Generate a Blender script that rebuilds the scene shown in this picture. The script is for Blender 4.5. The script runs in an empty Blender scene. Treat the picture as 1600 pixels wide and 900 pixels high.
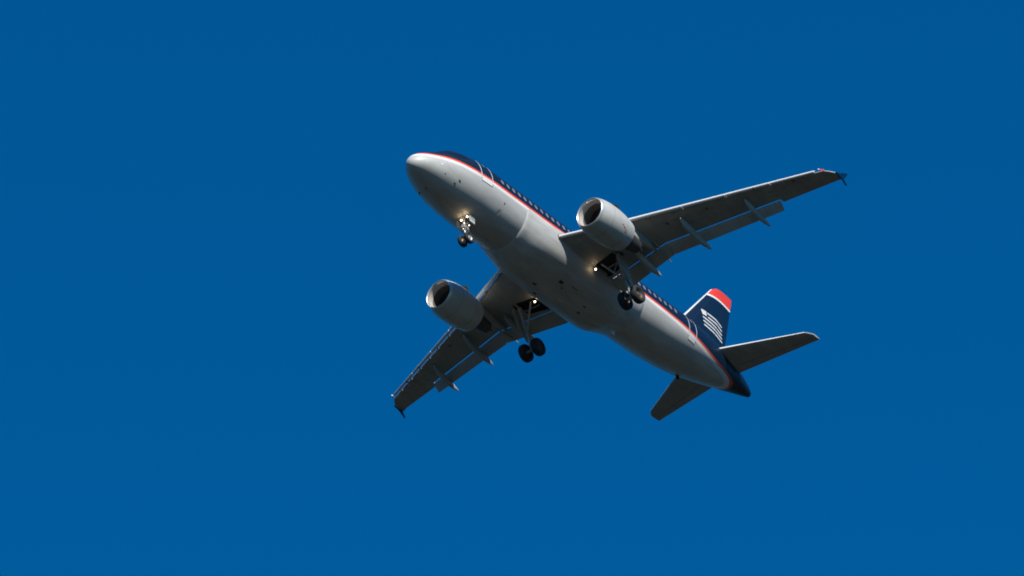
import bpy, bmesh, math
from mathutils import Vector, Matrix
R_ = math.radians
scene = bpy.context.scene
COL = scene.collection

# ------------------------------------------------------------------ camera, sky, sun, exposure
# Airframe axes: x aft from the nose tip, y to starboard, z up. The airframe stands in the world
# pitched nose up, at approach height above the ground.
PITCH = R_(3.0)
REF_Z = 152.0
M_AC = Matrix.Translation((0, 0, REF_Z)) @ Matrix.Rotation(PITCH, 4, 'Y') @ Matrix.Translation((-18, 0, 0))

cam_pos = Vector((-151.7074, -117.3533, -158.2011))
cam_axis = Vector((0.640298, 0.4666602, 0.6101203)).normalized()
cam_up0 = Vector((-0.4475571, -0.4182904, 0.790396))
zc = -cam_axis
xc = cam_up0.cross(zc).normalized()
yc = zc.cross(xc).normalized()
mc = Matrix((xc, yc, zc)).transposed().to_4x4()
mc.translation = cam_pos
cd = bpy.data.cameras.new('camera')
cd.sensor_width = 36.0
cd.lens = 6663.887 / 1600 * 36.0 * 1.0006
cd.clip_start = 0.5
cd.clip_end = 60000
cam = bpy.data.objects.new('camera', cd)
cam.matrix_world = M_AC @ mc
COL.objects.link(cam)
scene.camera = cam

SUN_AC = Vector((-0.95, -1.34, 1.12)).normalized()
sdir = (M_AC.to_3x3() @ SUN_AC).normalized()
world = bpy.data.worlds.new('World')
scene.world = world
world.use_nodes = True
nt = world.node_tree
nt.nodes.clear()
wo = nt.nodes.new('ShaderNodeOutputWorld')
bg = nt.nodes.new('ShaderNodeBackground')
bg.inputs['Strength'].default_value = 0.108
sky = nt.nodes.new('ShaderNodeTexSky')
sky.sky_type = 'NISHITA'
sky.sun_disc = False
sky.sun_elevation = math.asin(sdir.z)
sky.sun_rotation = math.atan2(sdir.x, sdir.y)
sky.air_density = 1.0
sky.dust_density = 0.3
sky.ozone_density = 2.0
tint = nt.nodes.new('ShaderNodeMix')
tint.data_type = 'RGBA'
tint.blend_type = 'MULTIPLY'
tint.inputs[0].default_value = 1.0
tint.inputs[7].default_value = (0.004, 0.56, 1.0, 1)
nt.links.new(sky.outputs[0], tint.inputs[6])
even = nt.nodes.new('ShaderNodeMix')      # a very even, clear blue
even.data_type = 'RGBA'
even.inputs[0].default_value = 0.45
even.inputs[7].default_value = (0.003, 0.92, 2.92, 1)
nt.links.new(tint.outputs[2], even.inputs[6])
nt.links.new(even.outputs[2], bg.inputs['Color'])
nt.links.new(bg.outputs[0], wo.inputs['Surface'])

sl = bpy.data.lights.new('sun', 'SUN')
sl.energy = 5.0
sl.angle = R_(0.53)
sl.color = (1.0, 0.955, 0.885)
so = bpy.data.objects.new('sun', sl)
so.rotation_euler = sdir.to_track_quat('Z', 'Y').to_euler()
so.location = (0, 0, 300)
COL.objects.link(so)

scene.view_settings.view_transform = 'Standard'
scene.view_settings.look = 'None'
scene.view_settings.exposure = 0.0
scene.view_settings.gamma = 1.0
scene.view_settings.use_curve_mapping = False
scene.cycles.filter_width = 1.8     # long-lens softness


# ------------------------------------------------------------------ materials
def mat(name, col, rough=0.45, metal=0.0, coat=0.0, vary=0.0, vscale=1.5, stretch=(1, 1, 1), emit=None, spec=0.5, lines=0.0):
    m = bpy.data.materials.new(name)
    m.use_nodes = True
    n = m.node_tree
    b = n.nodes['Principled BSDF']
    b.inputs['Base Color'].default_value = (*col, 1)
    b.inputs['Roughness'].default_value = rough
    b.inputs['Metallic'].default_value = metal
    b.inputs['Coat Weight'].default_value = coat
    b.inputs['Coat Roughness'].default_value = 0.12
    b.inputs['Specular IOR Level'].default_value = spec
    if emit:
        b.inputs['Emission Color'].default_value = (*emit[0], 1)
        b.inputs['Emission Strength'].default_value = emit[1]
    if vary > 0 or lines > 0:
        out = grime(n, b, (*col, 1), vary, vscale, stretch, lines)
        n.links.new(out, b.inputs['Base Color'])
    return m


def grime(n, b, col, vary, vscale, stretch, lines, src=None):
    """multiply a colour by streaky noise (dirt, wear) and thin skin seams"""
    tc = n.nodes.new('ShaderNodeTexCoord')
    mp = n.nodes.new('ShaderNodeMapping')
    mp.inputs['Scale'].default_value = stretch
    n.links.new(tc.outputs['Object'], mp.inputs['Vector'])
    no = n.nodes.new('ShaderNodeTexNoise')
    no.inputs['Scale'].default_value = vscale
    no.inputs['Detail'].default_value = 6
    no.inputs['Roughness'].default_value = 0.62
    n.links.new(mp.outputs[0], no.inputs['Vector'])
    mr = n.nodes.new('ShaderNodeMapRange')
    mr.inputs['From Min'].default_value = 0.3
    mr.inputs['From Max'].default_value = 0.7
    mr.inputs['To Min'].default_value = 1 - vary
    mr.inputs['To Max'].default_value = 1 + vary * 0.25
    n.links.new(no.outputs['Fac'], mr.inputs['Value'])
    mul = n.nodes.new('ShaderNodeVectorMath')
    mul.operation = 'SCALE'
    if src is None:
        mul.inputs[0].default_value = col[:3]
    else:
        n.links.new(src, mul.inputs[0])
    n.links.new(mr.outputs[0], mul.inputs['Scale'])
    out = mul.outputs[0]
    # roughness follows the dirt
    mr2 = n.nodes.new('ShaderNodeMapRange')
    r0 = b.inputs['Roughness'].default_value
    mr2.inputs['To Min'].default_value = r0 + 0.12
    mr2.inputs['To Max'].default_value = max(0.05, r0 - 0.08)
    n.links.new(no.outputs['Fac'], mr2.inputs['Value'])
    n.links.new(mr2.outputs[0], b.inputs['Roughness'])
    if lines > 0:
        sx = n.nodes.new('ShaderNodeSeparateXYZ')
        n.links.new(tc.outputs['Object'], sx.inputs[0])
        dark = None
        for axis, per in (('X', 2.13), ('Y', 1.37)):
            mo = n.nodes.new('ShaderNodeMath')
            mo.operation = 'PINGPONG'
            mo.inputs[1].default_value = per / 2
            n.links.new(sx.outputs[axis], mo.inputs[0])
            lt = n.nodes.new('ShaderNodeMath')
            lt.operation = 'LESS_THAN'
            lt.inputs[1].default_value = 0.012
            n.links.new(mo.outputs[0], lt.inputs[0])
            if dark is None:
                dark = lt.outputs[0]
            else:
                mx = n.nodes.new('ShaderNodeMath')
                mx.operation = 'MAXIMUM'
                n.links.new(dark, mx.inputs[0])
                n.links.new(lt.outputs[0], mx.inputs[1])
                dark = mx.outputs[0]
        mm = n.nodes.new('ShaderNodeMapRange')
        mm.inputs['To Min'].default_value = 1.0
        mm.inputs['To Max'].default_value = 1.0 - lines
        n.links.new(dark, mm.inputs['Value'])
        m2 = n.nodes.new('ShaderNodeVectorMath')
        m2.operation = 'SCALE'
        n.links.new(out, m2.inputs[0])
        n.links.new(mm.outputs[0], m2.inputs['Scale'])
        out = m2.outputs[0]
    return out


NAVY = (0.0012, 0.014, 0.040)
ORANGE = (0.90, 0.085, 0.020)
WHITE = (0.86, 0.85, 0.82)
GREY = (0.58, 0.58, 0.55)


def banded(name, bands, rough=0.44, coat=0.03, vary=0.20, stretch=(0.35, 1.5, 1.5), lines=0.10):
    """paint scheme: the mesh carries 'stripe', the height of each point above the cheatline; bands = [(from, colour)...]"""
    m = bpy.data.materials.new(name)
    m.use_nodes = True
    n = m.node_tree
    b = n.nodes['Principled BSDF']
    b.inputs['Roughness'].default_value = rough
    b.inputs['Coat Weight'].default_value = coat
    b.inputs['Coat Roughness'].default_value = 0.12
    at = n.nodes.new('ShaderNodeAttribute')
    at.attribute_name = 'stripe'
    cur = None
    for i, (lo, c) in enumerate(bands):
        if cur is None:
            rgb = n.nodes.new('ShaderNodeRGB')
            rgb.outputs[0].default_value = (*c, 1)
            cur = rgb.outputs[0]
            continue
        gt = n.nodes.new('ShaderNodeMath')
        gt.operation = 'GREATER_THAN'
        gt.inputs[1].default_value = lo
        n.links.new(at.outputs['Fac'], gt.inputs[0])
        mx = n.nodes.new('ShaderNodeMix')
        mx.data_type = 'RGBA'
        n.links.new(gt.outputs[0], mx.inputs[0])
        n.links.new(cur, mx.inputs[6])
        mx.inputs[7].default_value = (*c, 1)
        cur = mx.outputs[2]
    out = grime(n, b, (1, 1, 1, 1), vary, 1.3, stretch, lines, src=cur)
    n.links.new(out, b.inputs['Base Color'])
    return m


M = {}
M['livery'] = banded('fuselage_paint', [(None, GREY), (-0.36, WHITE), (-0.15, ORANGE), (0.0, NAVY)])
M['fin'] = banded('fin_paint', [(None, NAVY), (-0.17, WHITE), (0.0, (0.86, 0.058, 0.030))], vary=0.1, lines=0.0)
M['grey'] = mat('grey_paint', GREY, 0.45, coat=0.0, vary=0.26, stretch=(0.3, 1.5, 1.5), lines=0.12)
M['wing'] = mat('wing_paint', (0.41, 0.415, 0.385), 0.46, coat=0.0, vary=0.22, stretch=(0.3, 1.2, 1.2), lines=0.22)
M['flap'] = mat('flap_paint', (0.46, 0.47, 0.455), 0.42, coat=0.1, vary=0.2, stretch=(0.3, 1.2, 1.2))
M['nacelle'] = mat('nacelle_paint', (0.56, 0.565, 0.53), 0.42, coat=0.04, vary=0.16, stretch=(0.4, 1.5, 1.5))
M['slat'] = mat('bare_edge_metal', (0.80, 0.79, 0.76), 0.42, metal=0.1, vary=0.08)
M['lip'] = mat('inlet_lip_metal', (0.72, 0.70, 0.67), 0.30, metal=0.55, vary=0.08)
M['duct'] = mat('duct_liner', (0.15, 0.14, 0.13), 0.6, vary=0.12)
M['lipin'] = mat('inlet_inner_paint', (0.62, 0.59, 0.55), 0.5, vary=0.08)
M['fan'] = mat('fan_titanium', (0.16, 0.16, 0.17), 0.35, metal=0.8, vary=0.1)
M['black'] = mat('dark_cavity', (0.025, 0.026, 0.028), 0.8, vary=0.3)
M['core'] = mat('hot_metal', (0.13, 0.11, 0.10), 0.5, metal=0.6, vary=0.3)
M['rubber'] = mat('tyre_rubber', (0.022, 0.022, 0.024), 0.75, vary=0.35, vscale=6)
M['rim'] = mat('wheel_rim', (0.55, 0.54, 0.50), 0.4, metal=0.4, vary=0.2, vscale=6)
M['brake'] = mat('brake_carbon', (0.12, 0.08, 0.055), 0.6, vary=0.3, vscale=6)
M['strut'] = mat('strut_paint', (0.42, 0.43, 0.42), 0.4, metal=0.1, vary=0.25, vscale=5)
M['chrome'] = mat('oleo_chrome', (0.45, 0.45, 0.44), 0.4, metal=0.5, vary=0.05)
M['white'] = mat('white_paint', WHITE, 0.4, vary=0.08)
M['navy'] = mat('navy_paint', NAVY, 0.3, coat=0.4, vary=0.1)
M['glass'] = mat('cockpit_glass', (0.01, 0.012, 0.016), 0.08, vary=0.05, spec=0.8)
M['pane'] = mat('cabin_window_acrylic', (0.22, 0.24, 0.29), 0.25, vary=0.15, vscale=5)
M['seam'] = mat('door_outline_paint', (0.62, 0.63, 0.66), 0.4, vary=0.1)
M['darkseam'] = mat('dark_grey_paint', (0.12, 0.13, 0.13), 0.5, vary=0.1)  # dark grey for sill outline, seams, gaps and lettering
M['decal'] = mat('tail_emblem_paint', (0.74, 0.75, 0.74), 0.4, vary=0.08)
M['panel'] = mat('access_panel_paint', (0.375, 0.39, 0.375), 0.5, vary=0.2, vscale=4)
M['smudge'] = mat('faded_red_marking', (0.50, 0.44, 0.42), 0.5, vary=0.3, vscale=6)
M['navyseam'] = mat('navy_seam_paint', (0.02, 0.035, 0.075), 0.45, vary=0.2)
M['joint'] = mat('cowl_joint_sealant', (0.28, 0.285, 0.275), 0.6, vary=0.2)
M['vent'] = mat('vent_grille', (0.07, 0.072, 0.072), 0.7, vary=0.3)
M['strake'] = mat('dark_green_panel', (0.045, 0.06, 0.05), 0.5, vary=0.15)  # dark grey-green strake colour
M['red'] = mat('red_marking', (0.55, 0.08, 0.06), 0.5, vary=0.2, vscale=4)
M['lamp'] = mat('lit_lamp', (1, 0.9, 0.75), 0.3, emit=((1.0, 0.76, 0.48), 10.0), vary=0.01)
M['lampdim'] = mat('lit_lamp_dim', (1, 0.9, 0.75), 0.3, emit=((1.0, 0.70, 0.45), 2.6), vary=0.01)
M['redlamp'] = mat('red_navigation_lens', (0.7, 0.10, 0.08), 0.2, emit=((1.0, 0.10, 0.06), 0.25), vary=0.01)
M['clear'] = mat('clear_lens_and_glint', (0.8, 0.8, 0.8), 0.15, vary=0.02)  # lamp lenses, and the painted nose glints


# ------------------------------------------------------------------ mesh helpers
def pchip(xs, ys):
    n = len(xs)
    h = [xs[i + 1] - xs[i] for i in range(n - 1)]
    d = [(ys[i + 1] - ys[i]) / h[i] for i in range(n - 1)]
    m = [0.0] * n
    m[0], m[-1] = d[0], d[-1]
    for i in range(1, n - 1):
        if d[i - 1] * d[i] > 0:
            w1, w2 = 2 * h[i] + h[i - 1], h[i] + 2 * h[i - 1]
            m[i] = (w1 + w2) / (w1 / d[i - 1] + w2 / d[i])

    def f(x):
        x = min(max(x, xs[0]), xs[-1])
        i = 0
        while i < n - 2 and x > xs[i + 1]:
            i += 1
        t = (x - xs[i]) / h[i]
        return ((2 * t ** 3 - 3 * t ** 2 + 1) * ys[i] + (t ** 3 - 2 * t ** 2 + t) * h[i] * m[i]
                + (-2 * t ** 3 + 3 * t ** 2) * ys[i + 1] + (t ** 3 - t ** 2) * h[i] * m[i + 1])
    return f


def lerpf(pts):
    def f(x):
        if x <= pts[0][0]:
            (a, b), (c, d) = pts[0], pts[1]
        elif x >= pts[-1][0]:
            (a, b), (c, d) = pts[-2], pts[-1]
        else:
            for (a, b), (c, d) in zip(pts, pts[1:]):
                if a <= x <= c:
                    break
        return b + (d - b) * (x - a) / (c - a)
    return f


class MB:
    """collects shapes of one mesh object"""
    def __init__(self):
        self.v, self.f, self.m = [], [], []

    def add(self, vs, fs, mi=0):
        o = len(self.v)
        self.v += [tuple(p) for p in vs]
        self.f += [tuple(i + o for i in f) for f in fs]
        self.m += [mi] * len(fs)

    def loft(self, rings, closed=True, caps=True, mi=0):
        n = len(rings[0])
        vs = [p for r in rings for p in r]
        fs = []
        for k in range(len(rings) - 1):
            for i in range(n if closed else n - 1):
                j = (i + 1) % n
                fs.append((k * n + i, k * n + j, (k + 1) * n + j, (k + 1) * n + i))
        if caps:
            fs.append(tuple(range(n)))
            fs.append(tuple((len(rings) - 1) * n + i for i in reversed(range(n))))
        self.add(vs, fs, mi)

    def tube(self, pts, rad, n=12, mi=0, caps=True):
        pts = [Vector(p) for p in pts]
        if not isinstance(rad, (list, tuple)):
            rad = [rad] * len(pts)
        rings = []
        up = None
        for i, p in enumerate(pts):
            d = (pts[min(i + 1, len(pts) - 1)] - pts[max(i - 1, 0)]).normalized()
            if up is None:
                up = Vector((0, 0, 1)) if abs(d.z) < 0.9 else Vector((1, 0, 0))
            a = d.cross(up).normalized()
            b = a.cross(d).normalized()
            rings.append([p + (a * math.cos(2 * math.pi * k / n) + b * math.sin(2 * math.pi * k / n)) * rad[i] for k in range(n)])
        self.loft(rings, True, caps, mi)

    def revolve(self, prof, c, axis='x', n=48, mi=0, caps=False):
        """prof [(s along axis, r)], c centre"""
        rings = []
        for s, r in prof:
            ring = []
            for k in range(n):
                a = 2 * math.pi * k / n
                u, w = r * math.cos(a), r * math.sin(a)
                if axis == 'x':
                    ring.append((c[0] + s, c[1] + u, c[2] + w))
                else:
                    ring.append((c[0] + u, c[1] + s, c[2] + w))
            rings.append(ring)
        self.loft(rings, True, caps, mi)

    def plate(self, poly, thick, mi=0):
        """polygon extruded by vector thick"""
        t = Vector(thick)
        a = [Vector(p) for p in poly]
        self.loft([a, [p + t for p in a]], True, True, mi)

    def box(self, c, sx, sy, sz, mi=0, rot=None):
        pts = []
        for z in (-sz / 2, sz / 2):
            for x, y in ((-sx / 2, -sy / 2), (sx / 2, -sy / 2), (sx / 2, sy / 2), (-sx / 2, sy / 2)):
                p = Vector((x, y, z))
                if rot:
                    p = rot @ p
                pts.append(p + Vector(c))
        self.loft([pts[:4], pts[4:]], True, True, mi)

    def build(self, name, mats, parent, smooth=True, sharp=35, attr=None):
        me = bpy.data.meshes.new(name)
        me.from_pydata(self.v, [], self.f)
        if not isinstance(mats, (list, tuple)):
            mats = [mats]
        for m in mats:
            me.materials.append(m)
        for p, mi in zip(me.polygons, self.m):
            p.material_index = mi
        bm = bmesh.new()
        bm.from_mesh(me)
        bmesh.ops.remove_doubles(bm, verts=bm.verts, dist=1e-5)
        bmesh.ops.recalc_face_normals(bm, faces=bm.faces)
        for f in bm.faces:
            f.smooth = smooth
        for e in bm.edges:
            if len(e.link_faces) == 2 and e.calc_face_angle(0) > R_(sharp):
                e.smooth = False
        bm.to_mesh(me)
        bm.free()
        if attr:
            a = me.attributes.new('stripe', 'FLOAT', 'POINT')
            for i, v in enumerate(me.vertices):
                a.data[i].value = attr(v.co)
        o = bpy.data.objects.new(name, me)
        COL.objects.link(o)
        if parent is not None:
            o.parent = parent
        return o


# ------------------------------------------------------------------ setting: the ground below
gm = MB()
G = 30000.0
N = 24
for i in range(N):
    for j in range(N):
        x0, x1 = -G + 2 * G * i / N, -G + 2 * G * (i + 1) / N
        y0, y1 = -G + 2 * G * j / N, -G + 2 * G * (j + 1) / N
        gm.add([(x0, y0, 0), (x1, y0, 0), (x1, y1, 0), (x0, y1, 0)], [(0, 1, 2, 3)])
gmat = bpy.data.materials.new('woodland_ground')
gmat.use_nodes = True
gn = gmat.node_tree
gb = gn.nodes['Principled BSDF']
gb.inputs['Roughness'].default_value = 0.95
tc = gn.nodes.new('ShaderNodeTexCoord')
n1 = gn.nodes.new('ShaderNodeTexNoise')
n1.inputs['Scale'].default_value = 0.012
n1.inputs['Detail'].default_value = 8
gn.links.new(tc.outputs['Object'], n1.inputs['Vector'])
cr = gn.nodes.new('ShaderNodeValToRGB')
cr.color_ramp.elements[0].position = 0.35
cr.color_ramp.elements[0].color = (0.0055, 0.0090, 0.0055, 1)
cr.color_ramp.elements[1].position = 0.7
cr.color_ramp.elements[1].color = (0.018, 0.020, 0.0145, 1)
gn.links.new(n1.outputs['Fac'], cr.inputs[0])
gn.links.new(cr.outputs[0], gb.inputs['Base Color'])
ground = gm.build('ground', gmat, None, smooth=False)
ground['kind'] = 'structure'

# ------------------------------------------------------------------ the airliner
jet = bpy.data.objects.new('passenger_jet', None)
jet.empty_display_size = 3
COL.objects.link(jet)
jet['label'] = 'navy and grey twin engine airliner with orange stripe, landing gear down, in blue sky'
jet['category'] = 'airplane'
jet.matrix_world = M_AC

# fuselage stations: x, top, bottom, half width, height of the widest point
ST = [(0.10, -.58, -.58, 0.0, -.58), (0.125, -.47, -.69, .12, -.58), (0.2, -.29, -.83, .27, -.57), (0.36, -.08, -.97, .46, -.55),
      (0.62, .15, -1.10, .69, -.51), (1.0, .40, -1.24, .93, -.45), (1.5, .66, -1.40, 1.18, -.38), (2.0, .98, -1.54, 1.39, -.29),
      (2.5, 1.36, -1.66, 1.56, -.20), (3.0, 1.64, -1.76, 1.69, -.14), (4.0, 1.90, -1.89, 1.85, -.06), (5.0, 2.02, -1.95, 1.93, -.02),
      (6.2, 2.07, -1.97, 1.965, 0.0), (19.8, 2.07, -1.97, 1.965, 0.0), (21.3, 2.07, -1.91, 1.965, 0.0), (23.3, 2.07, -1.79, 1.955, .03), (25.0, 2.07, -1.62, 1.91, .10),
      (27.0, 2.05, -1.29, 1.76, .22), (29.0, 1.98, -.83, 1.47, .40), (31.0, 1.78, -.31, 1.05, .56), (32.5, 1.42, .06, .66, .62),
      (33.4, 1.08, .26, .37, .64), (33.84, .86, .38, .20, .63)]
XS = [s[0] for s in ST]
f_top, f_bot, f_w, f_zm = (pchip(XS, [s[i] for s in ST]) for i in (1, 2, 3, 4))


def fus(x, th, off=0.0):
    """point on the hull; th = 0 port side, 90 top, 180 starboard, -90 bottom"""
    w, zm = f_w(x), f_zm(x)
    h = (f_top(x) - zm) if math.sin(th) > 0 else (zm - f_bot(x))
    return Vector((x, -(w + off) * math.cos(th), zm + (h + off) * math.sin(th)))


def fus_z(x, z, side=-1, off=0.0):
    zm = f_zm(x)
    h = (f_top(x) - zm) if z > zm else (zm - f_bot(x))
    s = max(-1, min(1, (z - zm) / h))
    th = math.asin(s)
    if side > 0:
        th = math.pi - th
    return fus(x, th, off)


stripe_z = pchip([0, 1, 18, 20, 22, 23.5, 25, 26.4, 27.6, 28.6, 29.5, 30.3, 31, 31.45, 31.7, 32.5, 33.84], [.09, .09, .09, .06, .01, -.05, -.13, -.25, -.31, -.30, -.20, -.13, -.10, -.10, -.22, -.8, -1.5])
stripe_k = pchip([0, 24, 27, 29, 30.5, 31.3, 34], [1, 1, 1.15, 1.35, 1.4, 1.25, 1.2])


def stripe_attr(co):
    return (co.z - stripe_z(co.x)) * stripe_k(co.x)


xs = [0.10]
k = 0
while xs[-1] < 1.0:
    k += 1
    xs.append(0.10 + 0.0015 * k * k + 0.004 * k)
x = xs[-1]
while x < 33.5:
    x += 0.125 if (x < 6 or x > 21) else 0.5
    xs.append(x)
xs = [a for a in xs if a < 33.8] + [33.84]
NT = 120
mb = MB()
rings = [[fus(a, 2 * math.pi * i / NT) for i in range(NT)] for a in xs[1:]]
mb.loft(rings, True, False)
tip = fus(.10, 0)
mb.add([tip] + rings[0], [(0, 1 + i, 1 + (i + 1) % NT) for i in range(NT)])
mb.add(rings[-1], [tuple(range(NT))])
fuselage = mb.build('fuselage', M['livery'], jet, attr=stripe_attr, sharp=50)

# auxiliary power unit exhaust in the tail cone
mb = MB()
mb.revolve([(0, .17), (.05, .18), (.05, .13), (-.25, .12)], (33.80, 0, .62), n=24)
mb.build('tail_exhaust', M['core'], fuselage)


def skin_strip(mb, pts, width, off=0.012, side=-1, mi=0):
    """a painted band following the hull: pts = [(x, z)...]"""
    L, Rr = [], []
    for i, (px, pz) in enumerate(pts):
        a = pts[max(i - 1, 0)]
        b = pts[min(i + 1, len(pts) - 1)]
        dx, dz = b[0] - a[0], b[1] - a[1]
        q = math.hypot(dx, dz) or 1
        nx, nz = -dz / q * width / 2, dx / q * width / 2
        L.append(fus_z(px + nx, pz + nz, side, off))
        Rr.append(fus_z(px - nx, pz - nz, side, off))
    n = len(pts)
    mb.add(L + Rr, [(i, i + 1, n + i + 1, n + i) for i in range(n - 1)], mi)


def seg(a, b, n=12):
    return [(a[0] + (b[0] - a[0]) * i / n, a[1] + (b[1] - a[1]) * i / n) for i in range(n + 1)]


def door(x0, x1, z0, z1, side, wd=.065):
    mb = MB()
    r = .1
    loop = seg((x0, z0 + r), (x0, z1 - r), 20) + seg((x0 + r, z1), (x1 - r, z1), 4) + seg((x1, z1 - r), (x1, z0 + r), 20)
    skin_strip(mb, loop, wd, side=side)
    skin_strip(mb, seg((x0 + .03, z0 - .10), (x1 - .03, z0 - .10), 6), .20, side=side, mi=1)
    d = mb.build('door', [M['seam'], M['white']], fuselage)
    mb = MB()
    zs = z0 - .22
    skin_strip(mb, [(x0 - .01, z0 - .02), (x0 + .01, zs), (x1 - .01, zs), (x1 + .01, z0 - .02)], .035, side=side, off=.02)
    mb.build('door_sill', M['darkseam'], d)
    mb = MB()
    xm = (x0 + x1) / 2
    a = [fus_z(xm + .11 * math.cos(t), z1 - .55 + .15 * math.sin(t), side, .014) for t in [2 * math.pi * q / 12 for q in range(12)]]
    mb.add(a, [tuple(range(12))])
    mb.build('door_window', M['pane'], d)


for sd in (-1, 1):
    door(4.56, 5.52, -.20, 1.58, sd)
    door(24.95, 25.75, -.50, 1.35, sd)


# cabin windows
def window(x, z, side, ww=.25, hh=.36):
    mb = MB()
    n = 16
    ring, ring2 = [], []
    for q in range(n):
        t = 2 * math.pi * q / n
        c, s_ = math.cos(t), math.sin(t)
        u = ww / 2 * math.copysign(abs(c) ** .75, c)
        v = hh / 2 * math.copysign(abs(s_) ** .75, s_)
        ring.append(fus_z(x + u, z + v, side, .010))
        ring2.append(fus_z(x + u * 1.0, z + v * 1.0, side, -.02))
    mb.loft([ring2, ring], True, False)
    mb.add(ring, [tuple(range(n))])
    return mb.build('window', M['pane'], fuselage)


for sd in (-1, 1):
    for i in range(33):
        x = 6.55 + i * .5335
        window(x, .56, sd)

# flight deck windows: three panes each side
WP = [[(1.86, .62), (2.50, .42), (2.78, 1.02), (2.30, 1.16)],
      [(2.56, .44), (3.10, .48), (3.20, 1.06), (2.84, 1.06)],
      [(3.16, .52), (3.62, .68), (3.60, 1.08), (3.26, 1.10)]]
for sd in (-1, 1):
    for P in WP:
        mb = MB()
        g = 6
        gr = []
        for i in range(g + 1):
            for j in range(g + 1):
                u, v = i / g, j / g
                a = (P[0][0] * (1 - u) + P[1][0] * u, P[0][1] * (1 - u) + P[1][1] * u)
                b = (P[3][0] * (1 - u) + P[2][0] * u, P[3][1] * (1 - u) + P[2][1] * u)
                gr.append(fus_z(a[0] * (1 - v) + b[0] * v, a[1] * (1 - v) + b[1] * v, sd, .012))
        mb.add(gr, [(i * (g + 1) + j, i * (g + 1) + j + 1, (i + 1) * (g + 1) + j + 1, (i + 1) * (g + 1) + j) for i in range(g) for j in range(g)])
        mb.build('windshield_pane', M['glass'], fuselage)

# ------------------------------------------------------------------ belly fairing
FS = [(8.70, 1.85, -1.89), (8.84, 1.965, -2.00), (9.3, 2.01, -2.13), (10.2, 2.09, -2.33), (11.3, 2.19, -2.43), (12.5, 2.24, -2.48),
      (17.4, 2.24, -2.56), (18.2, 2.21, -2.50), (18.9, 2.12, -2.30), (19.6, 2.03, -2.08), (20.2, 1.95, -1.93), (20.5, 1.80, -1.80)]
fx = [s[0] for s in FS]
ff_n = pchip([8.7, 11.0, 18.0, 20.5], [2.06, 2.5, 2.5, 2.15])
ff_z = pchip([8.7, 11.0, 18.0, 20.5], [-.12, -.35, -.35, -.12])
ff_w, ff_b = pchip(fx, [s[1] for s in FS]), pchip(fx, [s[2] for s in FS])


def fair(x, ph, off=0.0):
    w, zb = ff_w(x), ff_b(x)
    n = 2 / ff_n(x)
    z0 = ff_z(x)
    c, s_ = math.cos(ph), math.sin(ph)
    return Vector((x, -(w + off) * math.copysign(abs(c) ** n, c), z0 - (z0 - zb + off) * abs(s_) ** n))


mb = MB()
rings = []
x = 8.70
while x < 20.51:
    rings.append([fair(x, math.pi * i / 48) for i in range(49)])
    x += .05 if x < 9.3 else .15
mb.loft(rings, True, True)
fairing = mb.build('belly_fairing', M['grey'], jet, sharp=50)


def fair_xy(x, y, off=.008):
    w = ff_w(x)
    c = max(-1, min(1, -y / w))
    ph = math.acos(math.copysign(abs(c) ** (2.55 / 2), c))
    return fair(x, ph, off)


def belly_patch(pts, m, name='belly_vent'):
    mb = MB()
    a = [fair_xy(px, py, .010) for px, py in pts]
    b = [fair_xy(px, py, -.03) for px, py in pts]
    mb.loft([b, a], True, True)
    return mb.build(name, m, fairing, smooth=False)


def sq(x, y, a, b, sk=0):
    return [(x - a / 2, y - b / 2), (x + a / 2, y - b / 2 + sk), (x + a / 2, y + b / 2 + sk), (x - a / 2, y + b / 2)]


belly_patch(sq(13.32, -.75, .34, .22), M['vent'])
belly_patch(sq(12.35, .55, .30, .16), M['vent'])
belly_patch(sq(16.30, .30, .26, .13), M['vent'])
belly_patch(sq(16.10, -.34, .2, .1), M['vent'])
belly_patch(sq(13.75, -.45, .12, .1), M['vent'])
belly_patch(sq(13.27, 1.25, .30, .15), M['vent'])
belly_patch(sq(14.7, .35, .55, .05), M['slat'], 'drain_mast')
belly_patch(sq(14.4, -.95, .55, .05), M['darkseam'], 'panel_seam')

# ------------------------------------------------------------------ aerofoil helpers
def yt(s):
    return 5 * (.2969 * math.sqrt(max(s, 0)) - .126 * s - .3516 * s * s + .2843 * s ** 3 - .1036 * s ** 4)


def foil(x0, z0, x1, z1, t, b=1.0, n=16, camber=.0, axis='y', yy=0.0):
    """ring of a section from nose (x0,z0) to the point (x1,z1) lying at fraction b of the chord"""
    pts = []
    dx, dz = (x1 - x0) / b, (z1 - z0) / b
    ss = [b * (1 - math.cos(math.pi * i / n)) / 2 * 1.0 for i in range(n + 1)]
    ch = math.hypot(dx, dz)
    ux, uz = dx / ch, dz / ch
    up, lo = [], []
    for s in ss:
        c = camber * ch * 4 * s * (1 - s)
        h = t * yt(s)
        cx, cz = x0 + dx * s, z0 + dz * s
        up.append((cx - uz * (c + h), cz + ux * (c + h)))
        lo.append((cx - uz * (c - h * .85), cz + ux * (c - h * .85)))
    ring = list(reversed(up)) + lo[1:]
    if axis == 'y':
        return [Vector((a, yy, c)) for a, c in ring]
    return [Vector((a, c, yy)) for a, c in ring]


LE = lerpf([(1.2, 10.77), (2.2, 11.29), (6.12, 13.31), (16.4, 18.24)])
SLOT = lerpf([(1.2, 16.50), (2.5, 16.55), (6.4, 16.44), (6.5, 16.46), (13.4, 18.64)])
ZLE = lambda y: -.85 + .0925 * (y - 2.2)
ZDR = lerpf([(2.2, -.24), (6.4, -.20), (13.4, -.06), (17.1, 0.0)])
THK = lerpf([(1.2, .92), (2.2, .84), (6.4, .52), (13.4, .29), (17.05, .16)])
NOSE_IN = lerpf([(1.2, .02), (2.25, .02), (2.30, .42), (6.4, .46), (16.4, .37)])


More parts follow.
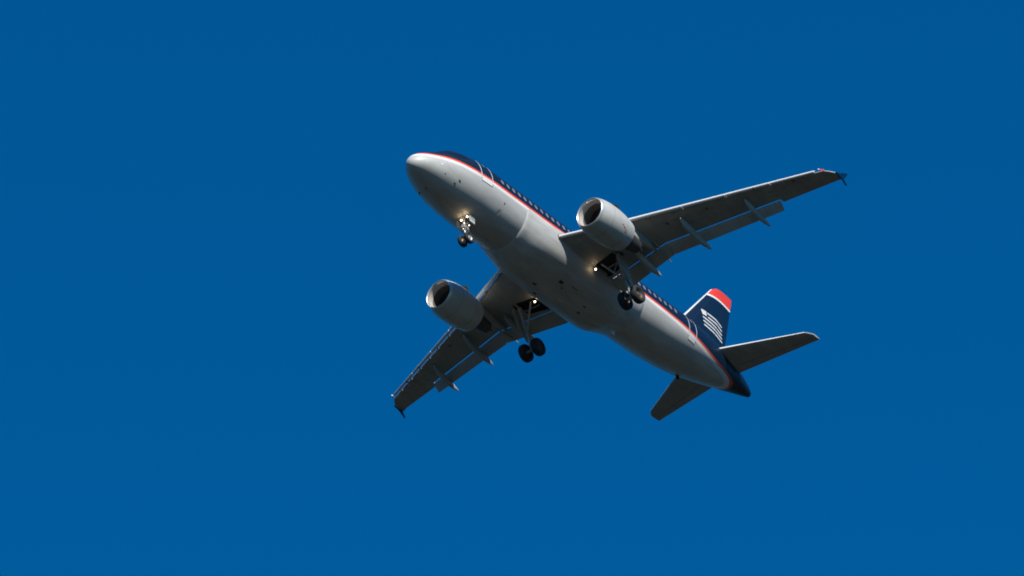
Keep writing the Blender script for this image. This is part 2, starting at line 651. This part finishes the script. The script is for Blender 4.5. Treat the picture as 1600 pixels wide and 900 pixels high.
def main_ring(y, s, kind):
    x0 = LE(y) + NOSE_IN(y)
    z0 = ZLE(y) + .10
    if y > 16.4:
        q = (y - 16.4) / .65
        x0 = 18.24 + NOSE_IN(16.4) * (1 - q) * .9 + 1.06 * q ** 1.5
        z0 = ZLE(y) + .08 * (1 - q)
    if kind == 'slot':
        x1, b = SLOT(y), .80
    else:
        x1, b = lerpf([(13.4, 19.02), (17.05, 20.04)])(y), 1.0
    return foil(x0, z0, x1, ZLE(y) + ZDR(y) + (.02 if kind == 'slot' else 0), THK(y), b, camber=.012, yy=s * y)


def flap_sec(y, s, x0, z0, x1, z1, t):
    return foil(x0, z0, x1, z1, t, 1.0, n=10, camber=.02, yy=s * y)


def build_wing(s):
    mb = MB()
    rings = [main_ring(y, s, 'slot') for y in (1.2, 2.25, 2.3, 3.2, 4.4, 5.4, 6.4, 6.5, 8, 10, 12, 13.38)]
    rings += [main_ring(y, s, 'te') for y in (13.42, 14.4, 15.4, 16.2, 16.4, 16.6, 16.8, 16.95, 17.05)]
    mb.loft(rings, True, True)
    wing = mb.build('wing', [M['wing'], M['black']], jet, sharp=40)
    # main gear bay cut out of the lower skin
    cb = MB()
    bay = [(14.72, 2.55), (14.62, 3.95), (15.20, 4.10), (16.05, 3.65), (16.28, 2.35), (15.9, 1.9), (14.9, 1.9)]
    cb.loft([[Vector((a, s * b, -2.2)) for a, b in bay], [Vector((a, s * b, -.98 + .0925 * (b - 2.2))) for a, b in bay]], True, True, 0)
    cut = cb.build('cutter', M['black'], jet, smooth=False)
    md = wing.modifiers.new('bay', 'BOOLEAN')
    md.object = cut
    md.solver = 'EXACT'
    md.material_mode = 'TRANSFER'
    dg = bpy.context.evaluated_depsgraph_get()
    dg.update()
    me = bpy.data.meshes.new_from_object(wing.evaluated_get(dg))
    wing.modifiers.clear()
    if len(me.polygons) > 20:
        wing.data = me
    bpy.data.objects.remove(cut)

    # slats, drooped ahead of the fixed nose
    spans = [(2.26, 5.6), (5.90, 8.9), (8.96, 11.3), (11.36, 13.75), (13.81, 16.2)]
    for a, b in spans:
        mb = MB()
        rings = []
        for i in range(7):
            y = a + (b - a) * i / 6
            sc = 1.0 if y < 6 else 1.0 - .28 * (y - 6) / 10
            lx, lz = LE(y), ZLE(y)
            # crescent: outer skin then the hollow back face
            prof = [(.42, .155), (.30, .125), (.17, .07), (.07, 0.01), (.015, -.045), (0, -.09), (.03, -.145), (.10, -.18), (.19, -.195),
                    (.20, -.185), (.17, -.12), (.17, -.04), (.24, .06), (.33, .115)]
            rings.append([Vector((lx + px * sc, s * y, lz + (pz + .05) * sc)) for px, pz in prof])
        mb.loft(rings, True, True)
        sl_ = mb.build('slat', M['slat'], wing, sharp=45)
    # slat tracks bridging the gap
    for y in (2.8, 4.6, 6.9, 8.2, 9.4, 10.8, 11.9, 13.1, 14.3, 15.6):
        mb = MB()
        mb.box((LE(y) + .38, s * y, ZLE(y) + .03), .5, .07, .10)
        mb.build('slat_track', M['strut'], wing, smooth=False)

    # flaps
    def flap(a, b, fx1, fz1, nm='flap'):
        mb = MB()
        rings = []
        for i in range(9):
            y = a + (b - a) * i / 8
            x0 = SLOT(y) + .035
            z0 = ZLE(y) + ZDR(y) - .075
            rings.append(flap_sec(y, s, x0, z0, fx1(y), fz1(y), .26 if y < 6.4 else .22 - .004 * (y - 6.4)))
        mb.loft(rings, True, True)
        return mb.build(nm, M['flap'], wing, sharp=45)
    flap(2.15, 6.445, lerpf([(2.4, 17.74), (6.4, 17.28)]), lerpf([(2.4, -1.50), (6.4, -1.12)]))
    flap(6.465, 13.35, lerpf([(6.5, 17.30), (13.4, 19.09)]), lerpf([(6.5, -1.11), (13.4, -.46)]))

    # flap track fairings: canoe bodies, front, tip
    def canoe(p0, p1, r, dep, tipdrop=0.0):
        mb = MB()
        rings = []
        n = 22
        for i in range(n + 1):
            t = i / n
            e = .02 + .98 * (math.sin(math.pi * min(1, t * 1.0) ** .82)) ** .62 if 0 < t < 1 else .02
            c = Vector(p0).lerp(Vector(p1), t)
            c.z -= dep * math.sin(math.pi * t ** .8) * .6
            c.y *= s
            rings.append([c + Vector((0, r * e * math.cos(q), dep * e * math.sin(q))) for q in [2 * math.pi * k / 14 for k in range(14)]])
        mb.loft(rings, True, True)
        return mb.build('flap_fairing', M['wing'], wing, sharp=60)
    canoe((15.0, 4.95, -.98), (18.12, 4.78, -1.42), .20, .33)
    canoe((15.25, 8.35, -.48), (18.32, 8.42, -1.22), .18, .32)
    canoe((16.85, 12.00, -.14), (19.42, 12.05, -.78), .15, .27)
    # small seal plate and hinge ridge at the wing kink
    mb = MB()
    mb.tube([(15.6, s * 6.15, -.98), (17.0, s * 5.95, -1.12), (17.62, s * 5.88, -1.20)], [.05, .06, .03], 8)
    mb.build('flap_hinge', M['wing'], wing)

    # wing tip fence
    mb = MB()
    up = [(19.22, .50), (19.65, .66), (20.42, 1.10), (20.55, 1.10), (20.22, .62), (20.06, .50), (20.30, .10), (20.20, .08), (19.75, .38)]
    mb.plate([(a, s * 17.05, b) for a, b in up], (0, s * .06, 0))
    mb.build('wing_fence', M['navy'], wing, smooth=False)
    # navigation lamp in the leading edge of the tip
    mb = MB()
    mb.tube([(18.40, s * 16.50, .50), (18.62, s * 16.66, .52)], [.035, .045], 10)
    mb.build('navigation_lamp', M['redlamp'] if s < 0 else M['clear'], wing)
    mb = MB()
    mb.tube([(18.28, s * 16.44, .49), (18.36, s * 16.49, .50)], [.05, .06], 10)
    mb.build('strobe_lamp', M['clear'], wing)
    # two rows of oval tank access panels and the spar seams
    for fr in (.30, .55):
        for i in range(13):
            y = 7.3 + i * .68
            xa, xb = LE(y) + .4, (SLOT(y) if y < 13.4 else 19.0 + (y - 13.4) * .28)
            if y > 15.6:
                continue
            x = xa + (xb - xa) * fr
            P = main_ring(y, s, 'slot' if y < 13.4 else 'te')
            lowz = min(P, key=lambda p: abs(p.x - x) + (10 if p.z > sum(q.z for q in P) / len(P) else 0)).z
            nn = 14
            a = [Vector((x + .16 * math.cos(2 * math.pi * q / nn), s * y + .23 * math.sin(2 * math.pi * q / nn), lowz - .012 + .0925 * s * .23 * math.sin(2 * math.pi * q / nn) * s * s)) for q in range(nn)]
            mb = MB()
            mb.plate(a, (0, 0, .03))
            mb.build('access_panel', M['panel'], wing, smooth=False)
    for (a, b) in ((15.9, 9.9), (17.5, 14.6), (16.6, 12.9), (17.9, 14.9), (15.2, 7.5)):
        mb = MB()
        fz = ZLE(b) - THK(b) * .43
        mb.box((a, s * b, fz), .16, .10, .05)
        mb.build('access_panel', M['darkseam'], wing, smooth=False)
    return wing


wings = {s: build_wing(s) for s in (-1, 1)}


# ------------------------------------------------------------------ engines
def build_engine(s):
    cx, cy, cz = 9.66, s * 5.75, -1.96
    mb = MB()
    mb.revolve([(.16, 1.015), (.35, 1.07), (.7, 1.135), (1.1, 1.17), (1.6, 1.175), (2.1, 1.15), (2.6, 1.09), (3.0, 1.02), (3.14, .985),
                (3.14, .965), (2.8, .98), (2.2, .99), (1.9, .99)], (cx, cy, cz), n=64, mi=0)
    mb.revolve([(.15, .845), (.3, .83), (.5, .833)], (cx, cy, cz), n=64, mi=3)
    mb.revolve([(.5, .833), (.78, .845), (1.0, .86), (1.25, .865), (1.5, .87)], (cx, cy, cz), n=64, mi=1)
    # cowl joints: raised bands a few millimetres proud
    for q, rr in ((.98, 1.162), (2.32, 1.128)):
        mb.revolve([(q, rr), (q, rr + .006), (q + .018, rr + .006), (q + .018, rr)], (cx, cy, cz), n=64, mi=4)
    mb.revolve([(1.9, .99), (1.9, .55)], (cx, cy, cz), n=64, mi=2)
    eng = mb.build('engine', [M['nacelle'], M['duct'], M['black'], M['lipin'], M['joint']], jet, sharp=50)
    mb = MB()
    mb.revolve([(.16, 1.017), (.08, .985), (.02, .95), (0, .92), (.02, .888), (.07, .862), (.15, .843)], (cx, cy, cz), n=64)
    mb.build('inlet_lip', M['lip'], eng)
    # fan
    mb = MB()
    for k in range(24):
        a0 = 2 * math.pi * k / 24
        rows = []
        for i in range(5):
            r = .26 + (.858 - .26) * i / 4
            tw = .9 - .55 * i / 4
            w = .12 + .06 * i / 4
            ring = []
            for q in (-1, 1):
                da = q * w * math.sin(tw + .5) / r * .9
                dxx = q * w * math.cos(tw + .3) * .7
                ring.append((cx + 1.12 + dxx, cy + r * math.cos(a0 + da), cz + r * math.sin(a0 + da)))
            rows.append(ring)
        mb.loft(rows, False, False)
    mb.revolve([(1.5, .87), (1.5, .0001)], (cx, cy, cz), n=32, mi=1)
    mb.build('fan', [M['fan'], M['black']], eng)
    mb = MB()
    mb.revolve([(.72, .001), (.76, .06), (.9, .16), (1.05, .23), (1.2, .27), (1.4, .28)], (cx, cy, cz), n=32)
    mb.build('spinner', M['fan'], eng)
    # hot core behind the fan nozzle
    mb = MB()
    mb.revolve([(1.9, .60), (2.6, .66), (3.1, .64), (3.6, .56), (4.2, .46), (4.62, .395), (4.62, .375), (4.2, .38)], (cx, cy, cz + .02), n=40)
    mb.build('core_nozzle', M['core'], eng)
    mb = MB()
    mb.revolve([(4.1, .27), (4.5, .24), (4.9, .14), (5.15, .05), (5.2, .001)], (cx, cy, cz + .02), n=28)
    mb.build('exhaust_plug', M['core'], eng)
    # strake on the inboard shoulder
    for iy in (-1, 1):
        a = R_(57)
        def pp(x, r):
            return Vector((cx + x, cy + iy * r * math.cos(a), cz + r * math.sin(a)))
        mb = MB()
        mb.plate([pp(1.2, 1.14), pp(2.15, 1.12), pp(2.05, 1.40), pp(1.75, 1.42)], (0, iy * .02, -.015))
        mb.build('strake', M['strake'], eng, smooth=False)
    # red warning marks low on the cowl (outboard on port)
    for (x, ang) in ((1.95, -28), (2.12, -33), (1.78, -24)):
        mb = MB()
        g = []
        for u in (0, .14):
            for v in (0, 3.5):
                t = R_(ang + v)
                g.append((cx + x + u, cy - (1.168) * math.cos(t), cz + 1.168 * math.sin(t)))
        mb.add(g, [(0, 1, 3, 2)])
        if s < 0:
            mb.build('red_marking', M['red'], eng, smooth=False)
    # pylon
    mb = MB()
    prof = [(10.75, -.86, .02), (11.2, -.60, .10), (11.9, -.40, .16), (12.8, -.34, .19), (13.6, -.36, .20), (14.6, -.55, .20), (15.6, -.75, .16), (16.4, -.95, .06)]
    low = [(10.75, -.90), (11.2, -.98), (11.9, -1.0), (12.8, -1.15), (13.6, -1.45), (14.6, -1.40), (15.6, -1.22), (16.4, -1.05)]
    rings = []
    for (x, zt, w), (_, zl) in zip(prof, low):
        zm, h = (zt + zl) / 2, (zt - zl) / 2
        rings.append([Vector((x, cy + w * math.copysign(abs(math.cos(q)) ** .5, math.cos(q)), zm + h * math.copysign(abs(math.sin(q)) ** .7, math.sin(q))))
                      for q in [2 * math.pi * k / 20 for k in range(20)]])
    mb.loft(rings, True, True)
    mb.build('pylon', M['wing'], jet, sharp=60)
    return eng


for s in (-1, 1):
    build_engine(s)


# ------------------------------------------------------------------ fin with emblem, tailplanes
FLE = lerpf([(1.2, 25.0), (2.0, 26.05), (3.0, 27.02), (7.30, 30.80), (7.65, 31.35)])
FTE = lerpf([(1.2, 31.10), (7.65, 33.08)])
FTH = lerpf([(1.2, .62), (3, .50), (7.65, .20)])


def fin_half(x, z):
    a, b = FLE(z), FTE(z)
    sfr = max(0.0, min(1.0, (x - a) / (b - a)))
    return FTH(z) * yt(sfr)


def fin_ring(z, a=None, b=None):
    x0, x1 = FLE(z), FTE(z)
    n = 28
    ss = [(1 - math.cos(math.pi * i / n)) / 2 for i in range(n + 1)]
    L = [(x0 + (x1 - x0) * q, FTH(z) * yt(q)) for q in ss]
    return [Vector((px, -py, z)) for px, py in reversed(L)] + [Vector((px, py, z)) for px, py in L[1:]]


band_z = pchip([30.0, 30.3, 31.4, 32.8, 33.3], [6.60, 6.65, 6.76, 6.66, 6.58])
mb = MB()
zl = [1.2 + (7.30 - 1.2) * i / 60 for i in range(61)] + [7.4, 7.5, 7.6, 7.65]
mb.loft([fin_ring(z) for z in zl], True, True)
fin = mb.build('tail_fin', M['fin'], jet, attr=lambda c: c.z - band_z(c.x), sharp=45)
# bare metal leading edge
mb = MB()
rings = []
for i in range(40):
    z = 2.1 + (7.3 - 2.1) * i / 39
    x0 = FLE(z)
    r = []
    for q in (.028, .018, .01, .004, 0, .004, .01, .018, .028):
        sg = -1 if len(r) < 4 else 1
        r.append(Vector((x0 + (FTE(z) - x0) * q - .012, sg * (FTH(z) * yt(q) + .006), z)))
    rings.append(r)
mb.loft(rings, False, False)
mb.build('leading_edge', M['slat'], fin)


def fin_patch(poly_rows, m, name, side=-1):
    """poly_rows: two equally long rows of (x,z), lower and upper edge"""
    lo, hi = poly_rows
    mb = MB()
    n = len(lo)
    v = [Vector((x, side * (fin_half(x, z) + .008), z)) for x, z in lo] + [Vector((x, side * (fin_half(x, z) + .008), z)) for x, z in hi]
    mb.add(v, [(i, i + 1, n + i + 1, n + i) for i in range(n - 1)])
    return mb.build(name, m, fin, smooth=True)


def dens(pts, n=10):
    f = pchip([p[0] for p in pts], [p[1] for p in pts])
    a, b = pts[0][0], pts[-1][0]
    return [(a + (b - a) * i / n, f(a + (b - a) * i / n)) for i in range(n + 1)]


for side in (-1, 1):
    fin_patch(([(29.21, 4.33), (29.40, 4.36), (29.67, 4.385)], [(29.10, 4.72), (29.40, 4.76), (29.68, 4.78)]), M['decal'], 'emblem', side)
    hw = .062
    for pts in ([(29.78, 4.70), (30.65, 4.74), (31.44, 4.54)], [(29.80, 4.39), (30.67, 4.42), (31.41, 4.20)],
                [(29.19, 4.12), (30.34, 4.11), (31.38, 3.88)], [(29.21, 3.82), (30.30, 3.81), (31.36, 3.57)],
                [(29.24, 3.52), (30.25, 3.50), (31.35, 3.28)]):
        c = dens(pts)
        fin_patch(([(a, b - hw) for a, b in c], [(a, b + hw) for a, b in c]), M['decal'], 'emblem_stripe', side)
    # rudder hinge line and panel seams, slightly lighter lines on the navy paint
    for fr, z0, z1 in ((.17, 2.6, 6.4), (.70, 2.4, 6.4)):
        c = [(FLE(z) + (FTE(z) - FLE(z)) * fr, z) for z in [z0 + (z1 - z0) * i / 12 for i in range(13)]]
        fin_patch(([(a - .018, b) for a, b in c], [(a + .018, b) for a, b in c]), M['navyseam'], 'panel_seam', side)

HLE = lerpf([(.5, 28.15), (6.05, 31.60)])
HTE = lerpf([(.5, 31.55), (6.28, 32.87)])
HTHK = lerpf([(.5, .42), (6.3, .14)])
HZ = lambda y: .55 + .1 * y
for s in (-1, 1):
    mb = MB()
    rings = []
    for y in (.5, 1, 2, 3, 4, 5, 6.0, 6.12, 6.24, 6.33):
        x0 = HLE(y)
        x1 = HTE(y)
        if y > 6.05:
            q = (y - 6.05) / .28
            x0 += (.40 if s < 0 else .22) * q ** 1.4
        rings.append(foil(x0, HZ(y), x1, HZ(y) - .01, HTHK(y), 1.0, n=14, yy=s * y))
    mb.loft(rings, True, True)
    hs = mb.build('tailplane', M['wing'], jet, sharp=45)
    mb = MB()
    rings = []
    for i in range(16):
        y = 1.15 + (6.05 - 1.15) * i / 15
        x0, x1, t = HLE(y), HTE(y), HTHK(y)
        r = []
        for q, sg in ((.035, 1), (.02, 1), (.01, 1), (.003, 1), (0, 1), (.003, -.85), (.01, -.85)):
            r.append(Vector((x0 + (x1 - x0) * q - .012, s * y, HZ(y) + sg * (t * yt(q) + .006))))
        rings.append(r)
    mb.loft(rings, False, False)
    mb.build('leading_edge', M['slat'], hs)
    # elevator gap
    mb = MB()
    pts = []
    for y in (1.3, 6.1):
        x = HLE(y) + (HTE(y) - HLE(y)) * .70
        pts.append((x, s * y, HZ(y) - .85 * HTHK(y) * yt(.70) - .004))
    mb.tube(pts, .014, 6)
    mb.build('elevator_gap', M['darkseam'], hs)

# ------------------------------------------------------------------ landing gear
def wheel(c, r, w, parent, hub_out, n=36):
    mb = MB()
    t = .42 * w
    prof = [(-w * .30, r * .52), (-w * .46, r * .60), (-w * .5, r * .75), (-w * .46, r * .90), (-w * .32, r * .98), (0, r),
            (w * .32, r * .98), (w * .46, r * .90), (w * .5, r * .75), (w * .46, r * .60), (w * .30, r * .52)]
    mb.revolve(prof, c, 'y', n, 0)
    mb.revolve([(-w * .30, r * .52), (-w * .26, r * .46), (-w * .10, r * .40), (-w * .12, r * .20), (-w * .22, r * .16), (-w * .22, .001)], c, 'y', n, 1)
    mb.revolve([(w * .30, r * .52), (w * .26, r * .46), (w * .10, r * .40), (w * .12, r * .20), (w * .22, r * .16), (w * .22, .001)], c, 'y', n, 1)
    return mb.build('wheel', [M['rubber'], M['rim'] if r < .5 else M['brake']], parent, sharp=50)


def build_main_gear(s):
    mb = MB()
    top = Vector((15.12, s * 3.80, -1.02))
    ax = Vector((16.09, s * 3.80, -3.68))
    mid = top.lerp(ax, .56)
    mb.tube([top, top.lerp(ax, .12), mid], [.15, .125, .13], 14, 0)
    mb.tube([mid, ax], .075, 12, 1)
    mb.tube([ax - Vector((0, .46, 0)), ax + Vector((0, .46, 0))], .085, 12, 0)
    # cross trunnion
    mb.tube([top + Vector((-.55, 0, .02)), top + Vector((.55, 0, .02))], .07, 10, 0)
    # torque links behind the leg
    k = mid.lerp(ax, .45) + Vector((.42, 0, .05))
    mb.tube([mid + Vector((.08, 0, .1)), k], [.06, .04], 8, 0)
    mb.tube([k, ax + Vector((.08, 0, .05))], [.04, .06], 8, 0)
    # folding side stay towards the fuselage, with its lock links
    inn = Vector((14.85, s * 2.72, -1.25))
    low = mid.lerp(ax, .12)
    mb.tube([inn, inn.lerp(low, .5), low], [.05, .075, .06], 10, 0)
    mb.tube([inn.lerp(low, .5), top + Vector((.15, -s * .1, -.1))], .035, 8, 0)
    mb.tube([Vector((15.55, s * 2.6, -1.15)), top + Vector((.25, -s * .15, -.25))], .035, 8, 0)
    # hydraulic lines
    for dy in (-.1, .1):
        mb.tube([top + Vector((-.12, dy, -.2)), mid + Vector((-.14, dy, 0)), ax + Vector((-.1, dy, .25))], .014, 6, 0)
    g = mb.build('main_landing_gear', [M['strut'], M['chrome']], jet)
    wheel(ax + Vector((0, .465, 0)), .585, .42, g, s > 0)
    wheel(ax - Vector((0, .465, 0)), .585, .42, g, s < 0)
    mb = MB()
    yo = s * 4.02
    mb.plate([(14.72, yo, -1.12), (15.42, yo, -1.10), (16.12, yo, -2.95), (15.98, yo, -3.05), (15.32, yo, -2.45), (14.95, yo, -1.95)], (0, s * .035, 0))
    mb.tube([(15.5, s * 4.02, -1.9), (15.45, s * 3.85, -1.9)], .03, 6)
    mb.build('gear_door', M['wing'], g, smooth=False)
    return g


for s in (-1, 1):
    build_main_gear(s)

mb = MB()
top, ax = Vector((4.98, 0, -1.85)), Vector((5.09, 0, -3.57))
mid = top.lerp(ax, .55)
mb.tube([top, mid], [.10, .095], 14, 0)
mb.tube([mid, ax], .055, 12, 1)
mb.tube([ax - Vector((0, .25, 0)), ax + Vector((0, .25, 0))], .06, 12, 0)
mb.tube([mid + Vector((.05, 0, .08)), mid.lerp(ax, .4) + Vector((.27, 0, 0)), ax + Vector((.05, 0, .05))], [.05, .03, .05], 8, 0)
mb.tube([Vector((5.7, 0, -1.95)), top.lerp(ax, .5)], .045, 10, 0)
mb.tube([top.lerp(ax, .40) + Vector((0, -.3, 0)), top.lerp(ax, .40) + Vector((0, .3, 0))], .035, 8, 0)
mb.tube([top.lerp(ax, .60) + Vector((-.03, -.32, 0)), top.lerp(ax, .60) + Vector((-.03, .32, 0))], .03, 8, 0)
mb.tube([top.lerp(ax, .5) + Vector((.1, -.14, 0)), top.lerp(ax, .68) + Vector((.12, -.2, 0))], .05, 8, 0)
mb.box(top.lerp(ax, .48) + Vector((-.08, 0, 0)), .16, .2, .22, 0)
nose_gear = mb.build('nose_landing_gear', [M['rim'], M['chrome']], jet)
wheel(ax + Vector((0, .25, 0)), .385, .23, nose_gear, True, 28)
wheel(ax - Vector((0, .25, 0)), .385, .23, nose_gear, True, 28)
for sy in (-1, 1):
    mb = MB()
    yo = sy * .46
    mb.plate([(4.95, yo, -1.98), (5.48, yo, -1.98), (5.42, yo, -2.52), (4.98, yo, -2.50)], (0, sy * .03, 0))
    nd = mb.build('nose_gear_door', M['nacelle'], nose_gear, smooth=False)
    # fleet number on the outer face
    tcu = bpy.data.curves.new('fleet_number', 'FONT')
    tcu.body = '700'
    tcu.size = .30
    tcu.extrude = .002
    tcu.align_x = 'CENTER'
    to = bpy.data.objects.new('fleet_number_text', tcu)
    COL.objects.link(to)
    bpy.context.view_layer.update()
    tme = bpy.data.meshes.new_from_object(to.evaluated_get(bpy.context.evaluated_depsgraph_get()))
    bpy.data.objects.remove(to)
    tme.materials.clear()
    tme.materials.append(M['darkseam'])
    tob = bpy.data.objects.new('fleet_number', tme)
    COL.objects.link(tob)
    tob.parent = nose_gear
    yy = yo + (sy * .03 if True else 0) + sy * .003
    if sy < 0:
        tob.matrix_local = Matrix(((1, 0, 0, 5.21), (0, 0, -1, yy), (0, 1, 0, -2.34), (0, 0, 0, 1)))
    else:
        tob.matrix_local = Matrix(((-1, 0, 0, 5.21), (0, 0, 1, yy), (0, 1, 0, -2.34), (0, 0, 0, 1)))


def lamp(c, d, r, m, parent, energy=0.0):
    d = Vector(d).normalized()
    c = Vector(c)
    mb = MB()
    mb.tube([c - d * r * 1.1, c - d * r * .4, c, c], [r * .5, r * .95, r * 1.08, r * .9], 14, 0, True)
    mb.tube([c + d * .002, c + d * (r * .18), c + d * (r * .28)], [r * .86, r * .7, r * .2], 14, 1)
    o = mb.build('landing_lamp', [M['strut'], m], parent)
    if energy:
        l = bpy.data.lights.new('lamp_light', 'POINT')
        l.energy = energy
        l.color = (1.0, .72, .42)
        l.shadow_soft_size = .05
        lo = bpy.data.objects.new('lamp_light', l)
        lo.location = c + d * (r * 1.2)
        COL.objects.link(lo)
        lo.parent = jet
    return o


FWD = (-1, -.15, -.35)
lamp((4.93, -.33, -2.14), FWD, .062, M['lamp'], nose_gear, 1.8)
lamp((4.93, .12, -2.16), FWD, .055, M['lamp'], nose_gear, 1.3)
lamp((4.98, -.40, -2.80), FWD, .055, M['lampdim'], nose_gear)
lamp((4.98, .04, -2.80), FWD, .045, M['lampdim'], nose_gear)
for s in (-1, 1):
    lamp((14.75, s * 2.33, -1.50), FWD, .068, M['lamp'], wings[s], 1.3)

# ------------------------------------------------------------------ small things on the skin
def blade(x, th, ln, h, m=M['white'], name='antenna'):
    mb = MB()
    b0, b1 = fus(x, th, -.02), fus(x + ln, th, -.02)
    n = (fus(x, th, 1) - fus(x, th, 0)).normalized()
    side = Vector((1, 0, 0)).cross(n).normalized() * .02
    mb.plate([b0 - side, b1 - side, b1 + n * h + Vector((.05, 0, 0)) - side, b0 + n * h + Vector((ln * .55, 0, 0)) - side], side * 2)
    return mb.build(name, m, fuselage, smooth=False)


blade(2.95, R_(-36), .13, .06, M['black'], 'pitot_probe')
blade(2.75, R_(-46), .13, .05, M['black'], 'pitot_probe')
blade(2.1, R_(-132), .14, .10, M['black'], 'pitot_probe')
blade(7.4, R_(-100), .3, .10, M['wing'])
blade(9.2, R_(90), .4, .35)
blade(18.4, R_(90), .4, .30)
blade(27.0, R_(-118), .35, .26, M['black'])


def disc(x, y, z_guess_side, r, m, name):
    # a small round plate lying on the hull at (x, z) of the given side
    mb = MB()
    n = 14
    a = [fus_z(x + r * math.cos(2 * math.pi * q / n), z_guess_side + r * math.sin(2 * math.pi * q / n), y, .010) for q in range(n)]
    mb.add(a, [tuple(range(n))])
    return mb.build(name, m, fuselage, smooth=False)


for sd in (-1, 1):
    mb = MB()
    skin_strip(mb, [(29.35, .42), (29.9, .40), (30.5, .36), (31.0, .34)], .16, side=sd, off=.015)
    mb.build('trim_slot', M['black'], fuselage)
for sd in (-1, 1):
    disc(1.67, sd, -.61, .07, M['clear'], 'painted_glint')  # pale disc painted on as a highlight reflection on the nose skin
    disc(6.77, sd, -.86, .05, M['black'], 'static_port')
    disc(6.64, sd, -1.38, .16, M['smudge'], 'service_marking')
    disc(2.04, sd, -1.05, .03, M['black'], 'static_port')
blade(1.0, R_(-84), .38, .035, M['black'], 'belly_probe')
blade(1.75, R_(-100), .16, .06, M['black'], 'belly_probe')
blade(6.4, R_(-112), .22, .10, M['wing'])
blade(19.25, R_(-96), .55, .42, M['slat'], 'drain_mast')
